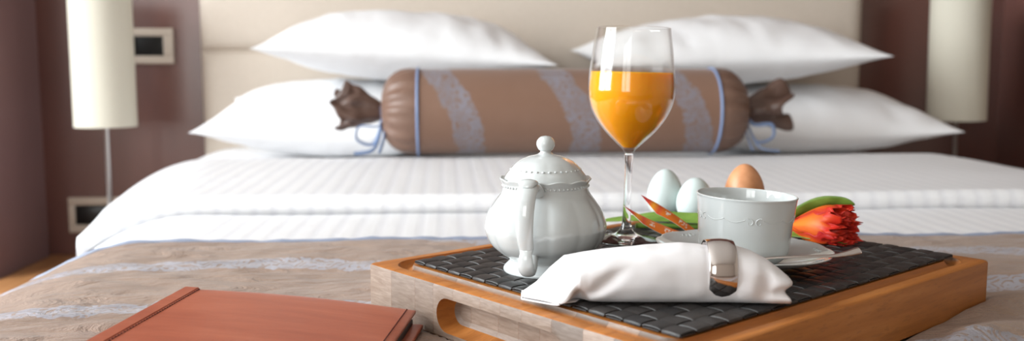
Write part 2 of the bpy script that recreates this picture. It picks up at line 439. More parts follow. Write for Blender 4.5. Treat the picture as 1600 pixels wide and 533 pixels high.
def tee(x, z):          # wide top panel that runs down between the two lower side panels
    if z >= 0.28 - 1e-6:
        d = min(x + 0.726, 1.304 - x, 0.739 - z)
        d = min(d, math.hypot(z - 0.28, max(0, x + 0.17)), math.hypot(z - 0.28, max(0, 0.75 - x)))
    else: d = min(x + 0.17, 0.75 - x, z + 0.299)
    return 2.787 - 0.028 * (1 - math.exp(-max(d, 0) / 0.012))
V = [(x, tee(x, z), z) for x in xs for z in zs]; F = []
for (i, q) in enumerate(grid_faces(len(xs), len(zs))):
    cx = sum(V[k][0] for k in q) / 4; cz = sum(V[k][2] for k in q) / 4
    if cz > 0.28 or -0.17 < cx < 0.75: F.append(q)
mk('panel', V, F, M['headboard']).parent = hb
bpy.data.objects['panel.002'].matrix_parent_inverse = bpy.data.objects['panel'].matrix_parent_inverse

# bed surface: flat top that rounds down at both sides
LS = [(0.2, -0.34), (1.2, -0.355), (1.5, -0.405), (2.0, -0.50), (2.4, -0.58), (3.0, -0.62)]
def bed_z(x, y, grow=0.0):
    s = interp(y, LS) - grow
    d = max(0.0, s - x); d = max(d, max(0.0, x - (1.14 + grow)))
    z = -2 * d * d if d < 0.25 else -0.125 - (d - 0.25) - 6 * (d - 0.25) ** 2
    return z
def cols_x(nx):
    """normalised column positions, dense over the left shoulder"""
    return [i / (nx - 1) for i in range(nx)]
def bed_sheet(name, y0f, y1f, nx, ny, zoff, m, thick, grow=0.0, wr=None, over=0.38, parent=None, foot=None):
    """a cloth slab following the bed: y0f/y1f(x01) give the near and far edge"""
    top = []; 
    for i in range(nx):
        a = i / (nx - 1)
        for j in range(ny):
            b = j / (ny - 1)
            y = lerp(y0f(a), y1f(a), b)
            s = interp(y, LS) - grow
            xl = max(s - over, interp(y, [(1.2, -0.72), (1.45, -0.575), (1.7, -0.63), (2.1, -0.745)]) - grow); xr = min(1.14 + grow + over, 1.33 + grow)
            hang = 0.05
            x = lerp(xl, xr, min(1.0, max(0.0, (a - hang) / (1 - 2 * hang))))
            z = bed_z(x, y, grow) + zoff
            hq = max(0.0, hang - a, a - (1 - hang)) / hang          # the side hangs straight down
            z = lerp(z, min(z - 0.02, -0.34), hq)
            if foot and y < foot: 
                d = foot - y; z -= 5 * d * d
            if wr: z += wr(x, y)
            e = min(b, 1 - b) * abs(y1f(a) - y0f(a))
            z -= thick * 0.5 * (1 - min(1, e / (thick * 0.5)) ) ** 2
            top.append((x, y, z))
    n = len(top)
    bot = [(x, y, z - thick * min(1.0, 0.2 + 0.8 * 1)) for x, y, z in top]
    F = [tuple(reversed(q)) for q in grid_faces(nx, ny)]
    F = grid_faces(nx, ny)
    V = top + bot
    F2 = F + [tuple(n + i for i in reversed(q)) for q in F]
    for i in range(nx - 1):
        a, b = i * ny, (i + 1) * ny; F2.append((a, a + n, b + n, b))
        a, b = i * ny + ny - 1, (i + 1) * ny + ny - 1; F2.append((b, b + n, a + n, a))
    for j in range(ny - 1):
        a, b = j, j + 1; F2.append((b, b + n, a + n, a))
        a, b = (nx - 1) * ny + j, (nx - 1) * ny + j + 1; F2.append((a, a + n, b + n, b))
    return mk(name, V, F2, m, parent)

# tray frame (used by the wrinkles of the runner as well)
TC = Vector((0.2155, 0.8054, 0.0)); TA = R(36.3)
TU = Vector((math.cos(TA), math.sin(TA), 0)); TV = Vector((-math.sin(TA), math.cos(TA), 0))
TLU, TLV, TT = 0.2225, 0.182, 0.045
def tray_dist(x, y):
    p = Vector((x, y, 0)) - TC
    du = abs(p.dot(TU)) - TLU; dv = abs(p.dot(TV)) - TLV
    return math.hypot(max(du, 0), max(dv, 0)) + min(0, max(du, dv))

def duvet_wr(x, y): return 0.003 * nz(x * 3, y * 4, 2.0)
fitted = tag(bed_sheet('fitted_sheet', lambda a: 2.12, lambda a: 2.775, 80, 30, -0.008, M['sheet'], 0.012, over=0.30), 'white fitted sheet at the head of the bed under the pillows', 'sheet')
duvet = empty('duvet', (0, 0, 0)); tag(duvet, 'white satin-stripe duvet with its top edge turned back', 'duvet')
bed_sheet('duvet_body', lambda a: 0.30, lambda a: 1.62, 90, 60, -0.012, M['stripe'], 0.035, wr=duvet_wr, parent=duvet, foot=0.45)
def fold_wr(x, y):
    r = min(1.0, (y - 1.432) / 0.035) if y < 1.467 else 1.0
    return -0.012 * (1 - math.sqrt(max(0.0, 1 - (1 - r) ** 2))) + 0.004 * nz(x * 2.5, y * 4, 5.0) + 0.004 * sstep(1.50, 2.0, y) - 0.020 * sstep(2.08, 2.2, y)
bed_sheet('turned_back_edge', lambda a: 1.478 - 0.045 * a, lambda a: 2.20, 120, 90, 0.018, M['stripe'], 0.022, grow=0.012, wr=fold_wr, over=0.40, parent=duvet)

ridges = [  # centre x,y, direction deg, length, width, height
    (-0.012, 0.715, -48, 0.10, 0.016, 0.018), (0.43, 0.69, 34, 0.12, 0.016, 0.012), (0.55, 0.80, 20, 0.14, 0.02, 0.012),
    (0.60, 0.90, -10, 0.16, 0.018, 0.009), (-0.33, 0.82, 8, 0.20, 0.010, 0.0035), (-0.30, 0.89, -6, 0.18, 0.008, 0.003), (-0.10, 1.02, -18, 0.2, 0.012, 0.004),
    (0.64, 0.72, 50, 0.12, 0.015, 0.010), (-0.22, 1.06, 12, 0.16, 0.010, 0.003)]
def runner_wr(x, y):
    z = 0.0035 * nz(x * 3.5 + y, y * 9, 1.3) + 0.0022 * (abs(nz(x * 9 + 2 * y, y * 22, 4.0)) * 2 - 0.6) + 0.0012 * nz(x * 40, y * 40, 9.0)
    for cx, cy, a, ln, wd, h in ridges:
        c, s = math.cos(R(a)), math.sin(R(a)); dx, dy = x - cx, y - cy
        l = dx * c + dy * s; q = -dx * s + dy * c + 0.25 * l * l / ln
        z += h * math.exp(-(l / ln) ** 2 * 2 - (q / wd) ** 2)
    d = tray_dist(x, y)
    z += 0.008 * math.exp(-max(d, 0) / 0.03) * (0.6 + 0.8 * nz(x * 8, y * 8, 3))
    k = sstep(-0.012, 0.006, d)
    z = lerp(-0.010, z, k)
    # the folder presses its patch flat
    px, py = x + 0.13, y - 0.64
    if abs(px) < 0.16 and abs(py) < 0.2: z = min(z, 0.0015)
    return z
run = empty('bed_runner', (0, 0, 0)); tag(run, 'taupe brown jacquard bed runner with silvery scroll bands across the bed', 'bed runner')
def run_far(a): return 1.19 - 0.045 * a
bed_sheet('runner_cloth', lambda a: 0.22, run_far, 360, 260, 0.0, M['runner'], 0.004, grow=0.018, wr=runner_wr, over=0.40, parent=run, foot=0.40)
pp = []
for i in range(160):
    a = i / 159; y = run_far(a) + 0.001; s = interp(y, LS) - 0.018; x = lerp(s - 0.36, 1.33, a)
    pp.append((x, y, bed_z(x, y, 0.018) + runner_wr(x, y) - 0.0005 + 0.0006 * math.sin(i * 2.1)))
v, f = tube(pp, [0.0032 + 0.0006 * math.sin(i * 1.3) for i in range(160)], 8, side=(0, 0, 1)); mk('piping', v, f, M['piping'], run)

# ------------------------------------------------------------------ pillows
def pillow(a, b, T, Tb, k, seed, sag):
    def fn(sign):
        def g(u, v_):
            U = 2 * u - 1; V = 2 * v_ - 1
            U = math.copysign(1 - (1 - abs(U)) ** 1.5, U); V = math.copysign(1 - (1 - abs(V)) ** 1.5, V)
            x = a * U * (1 - k * (1 - V * V) * U * U); y = b * V * (1 - k * (1 - U * U) * V * V)
            th = ((1 - abs(U) ** 2.2) ** 0.62) * ((1 - abs(V) ** 2.2) ** 0.62)
            rim = min(1.0, (1 - max(abs(U), abs(V))) * 6)
            w_ = (0.006 * nz(x * 11 + seed, y * 9) + 0.004 * nz(x * 24 - seed, y * 10 + x * 8)) * rim
            z = sign * ((T if sign > 0 else Tb) * th) + w_ * (1 if sign > 0 else 0.5)
            z += sag * (U * U) * 0.5
            return (x, y, z)
        return g
    n, m_ = 70, 50
    v1, f1 = surf(fn(1), n, m_); v2, f2 = surf(fn(-1), n, m_)
    return join((v1, f1), (v2, [tuple(reversed(q)) for q in f2]))
def put_pillow(loc, rot, a, b, T, Tb, k, seed, sag, label):
    v, f = pillow(a, b, T, Tb, k, seed, sag)
    o = mk('pillow', v, f, M['linen'], loc=loc, rot=rot); me = o.data
    bm = bmesh.new(); bm.from_mesh(me); bmesh.ops.remove_doubles(bm, verts=bm.verts, dist=0.0004); bm.to_mesh(me); bm.free()
    return tag(o, label, 'pillow', 'white bed pillows')
put_pillow((-0.245, 2.47, 0.088), (R(8), 0, R(0)), 0.372, 0.25, 0.104, 0.088, 0.10, 1.0, 0.035, 'white pillow at the bottom of the left pile, next to the bedside wall switch')
put_pillow((-0.10, 2.48, 0.278), (R(6), R(3), R(2)), 0.375, 0.25, 0.10, 0.085, 0.10, 4.2, 0.0, 'white pillow on top of the left pile')
put_pillow((0.965, 2.49, 0.080), (R(8), 0, R(-2)), 0.375, 0.25, 0.098, 0.078, 0.10, 7.7, 0.035, 'white pillow at the bottom of the right pile')
put_pillow((0.757, 2.49, 0.268), (R(6), R(-2.0), R(-1)), 0.385, 0.25, 0.10, 0.082, 0.10, 11.3, 0.0, 'white pillow on top of the right pile')

# ------------------------------------------------------------------ bolster
bol = empty('bolster', (0.28, 2.10, 0.125), (0, 0, 0)); tag(bol, 'brown jacquard neck-roll bolster with gathered ends and blue ties', 'bolster')
RB = 0.099; HL = 0.343
def ang(a): return a * 2 * PI
def body(u, v_):
    x = lerp(-HL, HL, u); a = ang(v_)
    r = RB * (1 + 0.012 * nz(x * 6, math.cos(a) * 1.5, math.sin(a) * 1.5))
    zz = r * math.sin(a); zz = max(zz, -RB * 0.985)
    return (x, r * math.cos(a), zz)
v, f = surf(body, 60, 64, False, True); mk('bolster_cover', v, f, M['bolster'], bol)
for s in (-1, 1):
    def end(u, v_):
        a = ang(v_); th = u * PI / 2
        x = HL + 0.083 * math.sin(th) ** 1.0; r = 0.018 + (RB - 0.018) * math.cos(th) ** 0.8
        g = math.sin(th) * (0.10 * abs(math.sin(a * 6 + 1.3)) + 0.08 * math.sin(a * 17) + 0.10 * nz(a * 3, s * 5.0))
        r *= 1 + g * 0.6 * (1 if u < 0.98 else 0.3)
        return (s * x, r * math.cos(a), r * math.sin(a))
    v, f = surf(end, 24, 120, False, True); mk('gathered_end', v, f, M['taffeta'], bol)
    def ruf(u, v_):
        a = ang(v_); x = HL + 0.078 + 0.098 * u
        r = 0.017 + 0.030 * (u ** 0.6)
        r *= 1 + (0.10 + 0.30 * u) * math.sin(a * 4 + s * 0.8 + u) * 0.8 + 0.16 * u * math.sin(a * 7 + 2) + 0.35 * u * nz(math.cos(a) * 2.2, math.sin(a) * 2.2, u * 4 + s * 3)
        x += 0.018 * u * math.sin(a * 3 + 1.1 * s) + 0.012 * u * nz(a * 2, 4.0)
        return (s * x, r * math.cos(a) * 0.85, r * math.sin(a) * 0.95 + 0.012 * u)
    v, f = surf(ruf, 22, 120, False, True)
    o = mk('ruffle', v, f, M['ruffle'], bol); md = o.modifiers.new('thickness', 'SOLIDIFY'); md.thickness = 0.0015
    ring = [(s * HL * 0.998, (RB + 0.001) * math.cos(ang(i / 64)), max((RB + 0.001) * math.sin(ang(i / 64)), -RB)) for i in range(65)]
    v, f = tube(ring, 0.003, 8, caps=False); mk('piping', v, f, M['blue'], bol)
    xk = s * (HL + 0.080)
    ring = [(xk, 0.022 * math.cos(ang(i / 32)), 0.022 * math.sin(ang(i / 32))) for i in range(33)]
    v, f = tube(ring, 0.004, 8, caps=False)
    loop = smooth_prof([(xk, -0.024, -0.01), (xk + s * 0.01, -0.05, -0.03), (xk + s * 0.05, -0.055, -0.03), (xk + s * 0.055, -0.05, -0.06), (xk + s * 0.02, -0.04, -0.07), (xk, -0.024, -0.02)], 8)
    tail = smooth_prof([(xk, -0.024, -0.015), (xk + s * 0.005, -0.05, -0.05), (xk + s * 0.02, -0.07, -0.082), (xk + s * 0.06, -0.08, -0.089)], 8)
    tail2 = smooth_prof([(xk, -0.024, -0.015), (xk - s * 0.005, -0.045, -0.05), (xk + s * 0.006, -0.06, -0.09)], 8)
    v, f = join((v, f), tube(loop, 0.0045, 6, 0.35), tube(tail, 0.0045, 6, 0.35), tube(tail2, 0.0045, 6, 0.35)); mk('ribbon_tie', v, f, M['blue'], bol)

# ------------------------------------------------------------------ bedside
NZ = -0.345
def nightstand(x0, x1, label):
    o = empty('nightstand', ((x0 + x1) / 2, 2.58, FZ)); tag(o, label, 'nightstand', 'low bedside tables')
    c = (x1 - x0) / 2; h = NZ - FZ
    bevel_box('table_top', (-c, c, -0.24, 0.262, h - 0.025, h), 0.004, M['oak'], o)
    bevel_box('side_panel', (-c, -c + 0.02, -0.23, 0.26, 0, h - 0.025), 0.002, M['oak'], o)
    bevel_box('side_panel', (c - 0.02, c, -0.23, 0.26, 0, h - 0.025), 0.002, M['oak'], o)
    bevel_box('back_panel', (-c + 0.02, c - 0.02, 0.245, 0.26, 0.02, h - 0.025), 0.002, M['oak'], o)
    d = bevel_box('drawer', (-c + 0.023, c - 0.023, -0.228, 0.235, 0.05, h - 0.03), 0.003, M['oak'], o)
    v, f = tube([(-0.05, -0.245, h * 0.6), (0.05, -0.245, h * 0.6)], 0.006, 10); mk('handle', v, f, M['pole'], d)
nightstand(-1.215, -0.78, 'low oak nightstand left of the bed beside the mauve wall')
nightstand(1.36, 1.80, 'low oak nightstand in the dark corner right of the bed')
def lamp(x, y, z1, label, lean=0.0):
    o = empty('table_lamp', (x, y, NZ), (0, lean, 0)); tag(o, label, 'lamp', 'cylinder shade bedside lamps')
    zb, zt, r = z1 - NZ, z1 + 0.362 - NZ, 0.082
    v, f = lathe(smooth_prof([(0.0001, 0.0), (0.075, 0.0), (0.078, 0.004), (0.07, 0.010), (0.012, 0.016), (0.0001, 0.017)], 4), 40); mk('base', v, f, M['pole'], o)
    v, f = tube([(0, 0, 0.012), (0, 0, zb * 0.5), (0, 0, zt - 0.02)], 0.0065, 14); mk('pole', v, f, M['pole'], o)
    v, f = lathe([(r, zb), (r + 0.0005, zb + 0.004), (r, zb + 0.006), (r, zt - 0.006), (r + 0.0005, zt - 0.004), (r, zt), (r - 0.002, zt), (r - 0.002, zb), (r, zb)], 64); sh = mk('lamp_shade', v, f, M['shade'], o)
    sp = [tube([(0.004 * math.cos(a), 0.004 * math.sin(a), zt - 0.025), ((r - 0.001) * math.cos(a), (r - 0.001) * math.sin(a), zt - 0.012)], 0.0018, 6) for a in (0.3, 2.4, 4.5)]
    v, f = join(*sp); mk('spider_fitting', v, f, M['pole'], o)
    v, f = lathe(smooth_prof([(0.0065, zb + 0.09), (0.014, zb + 0.10), (0.024, zb + 0.14), (0.022, zb + 0.17), (0.0001, zb + 0.185)], 5), 24); mk('bulb', v, f, M['bulb'], o)
lamp(-0.945, 2.60, 0.064, 'cream cylinder bedside lamp with slim pole beside the mauve left wall', 0.0)
lamp(1.527, 2.60, 0.072, 'cream cylinder bedside lamp against the dark wall right of the bed', R(-0.8))

def socket(x0, x1, z0, z1, label, lens):
    o = empty('wall_switch', ((x0 + x1) / 2, YB, (z0 + z1) / 2)); tag(o, label, 'wall switch', 'switch plates beside the bed')
    a, b = (x1 - x0) / 2, (z1 - z0) / 2; d = 0.012
    for dims in ((-a, a, -d, 0, b - 0.024, b), (-a, a, -d, 0, -b, -b + 0.024), (-a, -a + 0.02, -d, 0, -b + 0.024, b - 0.024), (a - 0.03, a, -d, 0, -b + 0.024, b - 0.024)):
        bevel_box('frame', dims, 0.002, M['plate'], o)
    bevel_box('switch_insert', (-a + 0.02, a - 0.03, -0.007, -0.001, -b + 0.024, b - 0.024), 0.001, M['black'], o)
    if lens: bevel_box('rocker', (-a + 0.025, -0.003, -0.009, -0.006, -b + 0.03, b - 0.03), 0.001, M['black'], o)
socket(-1.03, -0.822, 0.240, 0.347, 'champagne switch plate with black insert, partly behind the left lamp shade', True)
socket(-1.157, -0.95, -0.277, -0.168, 'champagne outlet plate with black insert low on the wall by the nightstand', True)

# ------------------------------------------------------------------ tray of beech staves
tray = empty('serving_tray', TC, (0, 0, TA)); tag(tray, 'thick beech wood serving board with juice groove and grip slot on the bed', 'tray')
def tmp_obj(v, f):
    bm = bmesh.new(); vv = [bm.verts.new(p) for p in v]
    for q in f: bm.faces.new([vv[i] for i in q])
    bmesh.ops.recalc_face_normals(bm, faces=bm.faces)
    me = bpy.data.meshes.new('tmp'); bm.to_mesh(me); bm.free()
    o = bpy.data.objects.new('tmp', me); COL.objects.link(o); return o
def rrect(hu, hv, r, n=10):
    pts = []
    for cx, cy, a0 in ((hu - r, hv - r, 0), (-hu + r, hv - r, 90), (-hu + r, -hv + r, 180), (hu - r, -hv + r, 270)):
        for i in range(n + 1):
            a = R(a0 + 90 * i / n); pts.append((cx + r * math.cos(a), cy + r * math.sin(a)))
    return pts
def prism(pts, levels):
    n = len(pts[0]); V = []
    for P, z in zip(pts, levels): V += [(x, y, z) for x, y in P]
    F = grid_faces(len(levels), n, False, True)
    F.append(tuple(reversed(range(n)))); F.append(tuple(range((len(levels) - 1) * n, len(levels) * n)))
    return V, F
e = 0.002
board = tmp_obj(*prism([rrect(TLU - e, TLV - e, 0.004, 4), rrect(TLU, TLV, 0.005, 4), rrect(TLU, TLV, 0.005, 4), rrect(TLU - e * .35, TLV - e * .35, 0.005, 4), rrect(TLU - e, TLV - e, 0.005, 4)], [0, e, TT - e, TT - e * .35, TT]))
gr = 0.0075; go = 0.0185
cl = rrect(TLU - go, TLV - go, 0.022, 10); ng = len(cl); V = []
for i, (x, y) in enumerate(cl):
    x0, y0 = cl[i - 1]; x1, y1 = cl[(i + 1) % ng]; tx, ty = x1 - x0, y1 - y0; l = math.hypot(tx, ty); nx_, ny_ = ty / l, -tx / l
    for j in range(12):
        a = 2 * PI * j / 12; V.append((x + nx_ * gr * math.cos(a), y + ny_ * gr * math.cos(a), TT + 0.0022 + gr * math.sin(a)))
groove = tmp_obj(V, grid_faces(ng, 12, True, True))
def slot(sgn):
    v0, v1, zc, hz = -0.076, 0.076, 0.0205, 0.0145
    pts = []
    for c0, a0 in ((v1 - hz, -90), (v0 + hz, 90)):
        for i in range(13):
            a = R(a0 + 180 * i / 12); pts.append((c0 + hz * math.cos(a), zc + hz * math.sin(a)))
    V = []
    for x, sc in ((0.01, 1.12), (0.0, 1.0), (-0.009, 0.93), (-0.016, 0.75), (-0.0185, 0.5)):
        for (y, z) in pts:
            cy = max(v0 + hz, min(v1 - hz, y)); V.append((sgn * (TLU + x), cy + (y - cy) * sc, zc + (z - zc) * sc))
    k = len(pts); F = grid_faces(5, k, False, True); F.append(tuple(range(k))); F.append(tuple(range(4 * k, 5 * k)))
    return tmp_obj(V, F)
cutters = [groove, slot(-1), slot(1)]
for c in cutters:
    md = board.modifiers.new('cut', 'BOOLEAN'); md.operation = 'DIFFERENCE'; md.object = c; md.solver = 'EXACT'
bpy.context.view_layer.update()
dg = bpy.context.evaluated_depsgraph_get()
bme = bpy.data.meshes.new_from_object(board.evaluated_get(dg))
for o in [board] + cutters: bpy.data.objects.remove(o, do_unlink=True)
random.seed(3)
cuts = [-TLV - 0.01]; y = -TLV
while y < TLV - 0.045:
    y += random.uniform(0.024, 0.037); cuts.append(y)
cuts.append(TLV + 0.01)
for y0, y1 in zip(cuts, cuts[1:]):
    bm = bmesh.new(); bm.from_mesh(bme)
    for co, no in (((0, y0 + 0.00006, 0), (0, -1, 0)), ((0, y1 - 0.00006, 0), (0, 1, 0))):
        r = bmesh.ops.bisect_plane(bm, geom=bm.verts[:] + bm.edges[:] + bm.faces[:], plane_co=co, plane_no=no, clear_outer=True)
        ed = [g for g in r['geom_cut'] if isinstance(g, bmesh.types.BMEdge)]
        if ed: bmesh.ops.triangle_fill(bm, edges=ed, use_beauty=True)
    me = bpy.data.meshes.new('stave'); bm.to_mesh(me); bm.free()
    me.materials.clear(); me.materials.append(M['beech'])
    me.polygons.foreach_set('use_smooth', [True] * len(me.polygons))
    try: me.set_sharp_from_angle(angle=R(32))
    except Exception: pass
    me.polygons.foreach_set('material_index', [0] * len(me.polygons))
    link('stave', me, tray)

# ------------------------------------------------------------------ woven placemat: every strip its own part
MU0, MU1, MV0, MV1 = -0.194, 0.206, -0.156, 0.150
matm = empty('placemat', TC + Vector((0, 0, TT)), (0, 0, TA)); tag(matm, 'black placemat woven from flat strips lying on the wooden tray', 'placemat')
NU, NV = 23, 18; pu, pv = (MU1 - MU0) / NU, (MV1 - MV0) / NV
AMP = 0.0012; MZ = 0.0027
def strip_mesh(length, npass, width, phase):
    """flat strip that runs over and under its neighbours: level on top, dipping sharply between"""
    V = []; cell = length / npass
    sec = [(-0.5, -0.0006), (-0.47, 0.0002), (0.0, 0.0006), (0.47, 0.0002), (0.5, -0.0006), (0.0, -0.0006)]
    stn = []
    for c in range(npass):
        up = (c + phase) % 2 == 0
        for q, k in ((0.04, 0.35), (0.16, 0.86), (0.5, 1.12), (0.84, 0.86), (0.96, 0.35)):
            stn.append(((c + q) * cell, (AMP if up else -AMP) * k, 1.0 if up else 0.9))
    stn = [(0.0, -0.0008, 0.9)] + stn + [(length, -0.0008, 0.9)]
    for (x, z, wk) in stn:
        for (wq, zq) in sec: V.append((x, wq * width * wk, MZ + z + zq))
    k = len(stn) - 1
    F = [tuple(reversed(q)) for q in grid_faces(k + 1, len(sec), False, True)]
    F.append(tuple(range(len(sec)))); F.append(tuple(reversed(range(k * len(sec), (k + 1) * len(sec)))))
    me = bpy.data.meshes.new('strip'); me.from_pydata(V, [], F); me.update()
    me.polygons.foreach_set('use_smooth', [True] * len(me.polygons)); me.materials.append(M['strip'])
    try: me.set_sharp_from_angle(angle=R(30))
    except Exception: pass
    return me
su = [strip_mesh(MU1 - MU0, NU, pv * 0.955, p) for p in (0, 1)]
sv = [strip_mesh(MV1 - MV0, NV, pu * 0.955, p) for p in (1, 0)]
for j in range(NV): link('strip', su[j % 2], matm, (MU0, MV0 + (j + 0.5) * pv, 0))
for i in range(NU): link('strip', sv[i % 2], matm, (MU0 + (i + 0.5) * pu, MV0, 0), (0, 0, R(90)))
MT = TT + 0.0042      # top of the weave

# ------------------------------------------------------------------ teapot
pot = empty('teapot', (0.0845, 0.761, MT - 0.0004), (0, 0, 0)); tag(pot, 'white porcelain lidded pot with lobed body and ear handle', 'teapot')
def lobe(r, z, a):
    k = sstep(0.010, 0.026, z) * (1 - sstep(0.058, 0.070, z))
    q = abs(math.sin(a * 6 + 0.35)); return (r * (1 + 0.030 * k * (q ** 0.55 - 0.75)), z)
prof = smooth_prof([(0.0001, 0.003), (0.030, 0.003), (0.0335, 0.0), (0.0358, 0.001), (0.0355, 0.004), (0.0312, 0.0085), (0.0305, 0.011), (0.0385, 0.0165), (0.0468, 0.0245), (0.0513, 0.034), (0.0520, 0.041), (0.0492, 0.051), (0.0432, 0.0605), (0.0380, 0.0675), (0.0362, 0.0725)], 6)
v, f = lathe(prof, 144, lobe)
pb = mk('pot_body', v, f, M['china'], pot)
def wavy(r, z, a):
    k = sstep(0.0735, 0.0785, z); q = abs(math.sin(a * 6 + 0.35)); return (r * (1 + 0.02 * k * (q - 0.6)), z + 0.0016 * k * (q - 0.6))
v, f = lathe(smooth_prof([(0.0362, 0.0722), (0.0366, 0.0755), (0.0388, 0.0790), (0.0390, 0.0800), (0.0378, 0.0802), (0.0345, 0.0765), (0.034, 0.070)], 5), 144, wavy); mk('collar', v, f, M['china'], pot)
bm = bmesh.new()
for i in range(60):
    a = 2 * PI * i / 60
    bmesh.ops.create_icosphere(bm, subdivisions=2, radius=0.0011, matrix=Matrix.Translation((0.0364 * math.cos(a), 0.0368 * math.sin(a), 0.0742)))
me = bpy.data.meshes.new('bead_border'); bm.to_mesh(me); bm.free(); me.polygons.foreach_set('use_smooth', [True] * len(me.polygons)); me.materials.append(M['china']); link('bead_border', me, pot)
def lidmod(r, z, a):
    k = sstep(0.081, 0.085, z) * (1 - sstep(0.092, 0.099, z)); q = abs(math.sin(a * 6 + 0.35)); return (r * (1 + 0.018 * k * (q ** 0.6 - 0.7)), z)
v, f = lathe(smooth_prof([(0.0001, 0.0765), (0.031, 0.0765), (0.0350, 0.0785), (0.0352, 0.0798), (0.0336, 0.0835), (0.0312, 0.0865), (0.0292, 0.0892), (0.0235, 0.0945), (0.0150, 0.0986), (0.0075, 0.1004), (0.0050, 0.1022)], 6), 144, lidmod)
lid = mk('lid', v, f, M['china'], pot)
v, f = lathe(smooth_prof([(0.0050, 0.1018), (0.0046, 0.1034), (0.0062, 0.1048), (0.0078, 0.1085), (0.0074, 0.1120), (0.0045, 0.1152), (0.0001, 0.1163)], 6), 40); mk('knob', v, f, M['china'], lid)
bm = bmesh.new()
for i in range(36):
    a = 2 * PI * i / 36
    bmesh.ops.create_icosphere(bm, subdivisions=2, radius=0.0011, matrix=Matrix.Translation((0.0292 * math.cos(a), 0.0300 * math.sin(a), 0.0880)) @ Matrix.Diagonal((1.3, 1.3, 0.8, 1)))
me = bpy.data.meshes.new('lid_relief'); bm.to_mesh(me); bm.free(); me.polygons.foreach_set('use_smooth', [True] * len(me.polygons)); me.materials.append(M['china']); link('lid_relief', me, lid)
hp = smooth_prof([(0.033, 0, 0.0700), (0.044, 0, 0.0765), (0.055, 0, 0.0785), (0.0635, 0, 0.0745), (0.0685, 0, 0.064), (0.0695, 0, 0.052), (0.0675, 0, 0.041), (0.0640, 0, 0.0325), (0.0635, 0, 0.0295), (0.0655, 0, 0.024), (0.0640, 0, 0.0155), (0.058, 0, 0.0105), (0.049, 0, 0.0145), (0.043, 0, 0.022)], 6)
nh = len(hp)
def hr(i):
    s = i / (nh - 1); return interp(s, [(0, 0.0085), (0.2, 0.0088), (0.45, 0.0068), (0.62, 0.0056), (0.66, 0.0050), (0.75, 0.0066), (0.88, 0.0062), (1, 0.0045)])
v, f = tube(hp, [hr(i) for i in range(nh)], 20, 0.55, side=(0, 1, 0)); h_o = mk('handle', v, f, M['china'], pot, rot=(0, 0, R(-90 - 6 - 14)))
v, f = tube(smooth_prof([(0.050, 0, 0.0785), (0.054, 0, 0.0822), (0.061, 0, 0.0825), (0.064, 0, 0.0790)], 6), [0.0040 + 0.0042 * math.sin(PI * i / 18) for i in range(19)], 14, 0.4, side=(0, 1, 0)); mk('thumb_rest', v, f, M['china'], h_o)
sp = smooth_prof([(0.040, 0, 0.022), (0.056, 0, 0.030), (0.064, 0, 0.046), (0.069, 0, 0.060), (0.078, 0, 0.068)], 6)
v, f = tube(sp, [interp(i / (len(sp) - 1), [(0, 0.015), (0.4, 0.011), (1, 0.0065)]) for i in range(len(sp))], 18); mk('spout', v, f, M['china'], pot, rot=(0, 0, R(90 - 20)))

# ------------------------------------------------------------------ wine glass with juice
gl = empty('wine_glass', (0.181, 0.892, MT - 0.0002), (0, R(1.3), 0)); tag(gl, 'tall stemmed wine glass of orange juice on the placemat', 'glass')
# outer bowl profile
bowl = [(0.0042, 0.0885), (0.0065, 0.0925), (0.0150, 0.1005), (0.0250, 0.1105), (0.0345, 0.1230), (0.0408, 0.1360), (0.0432, 0.1480), (0.0430, 0.1600), (0.0415, 0.1760), (0.0392, 0.1950), (0.0366, 0.2125)]
bp = smooth_prof(bowl, 6); th = 0.0011
inner = []
for i, (r, z) in enumerate(bp):
    a = bp[max(i - 1, 0)]; b = bp[min(i + 1, len(bp) - 1)]; tx, tz = b[0] - a[0], b[1] - a[1]; l = math.hypot(tx, tz)
    inner.append((max(r - th * tz / l, 0.0005), z + th * tx / l))
inner = [q for q in inner if q[1] > 0.0925]
full = bp + [(bp[-1][0] - th * 0.5, bp[-1][1] + 0.0005)] + list(reversed(inner)) + [(0.0001, inner[0][1] - 0.0005)]
v, f = lathe(full, 96); mk('bowl', v, f, M['bowl_glass'], gl)
stem = smooth_prof([(0.0001, 0.0006), (0.030, 0.0003), (0.0335, 0.0006), (0.0340, 0.0012), (0.030, 0.0022), (0.018, 0.0042), (0.009, 0.0085), (0.0052, 0.0150), (0.0042, 0.0260), (0.0036, 0.0450), (0.0036, 0.0650), (0.0040, 0.0800), (0.0043, 0.0883), (0.0001, 0.0884)], 6)
v, f = lathe(stem, 64); mk('stem_and_foot', v, f, M['glass'], gl)
JZ = 0.1695
jp = [(0.0001, inner[0][1] + 0.0006)] + [(r - 0.0004, z) for r, z in inner if inner[0][1] + 0.001 < z < JZ]
jr = jp[-1][0]
jp += [(jr, JZ), (jr - 0.0012, JZ - 0.0006), (0.0001, JZ - 0.0008)]
v, f = lathe(jp, 96)
ju = mk('orange_juice', v, f, M['juice'], loc=gl.location, rot=gl.rotation_euler)
tag(ju, 'orange juice filling two thirds of the wine glass', 'juice')

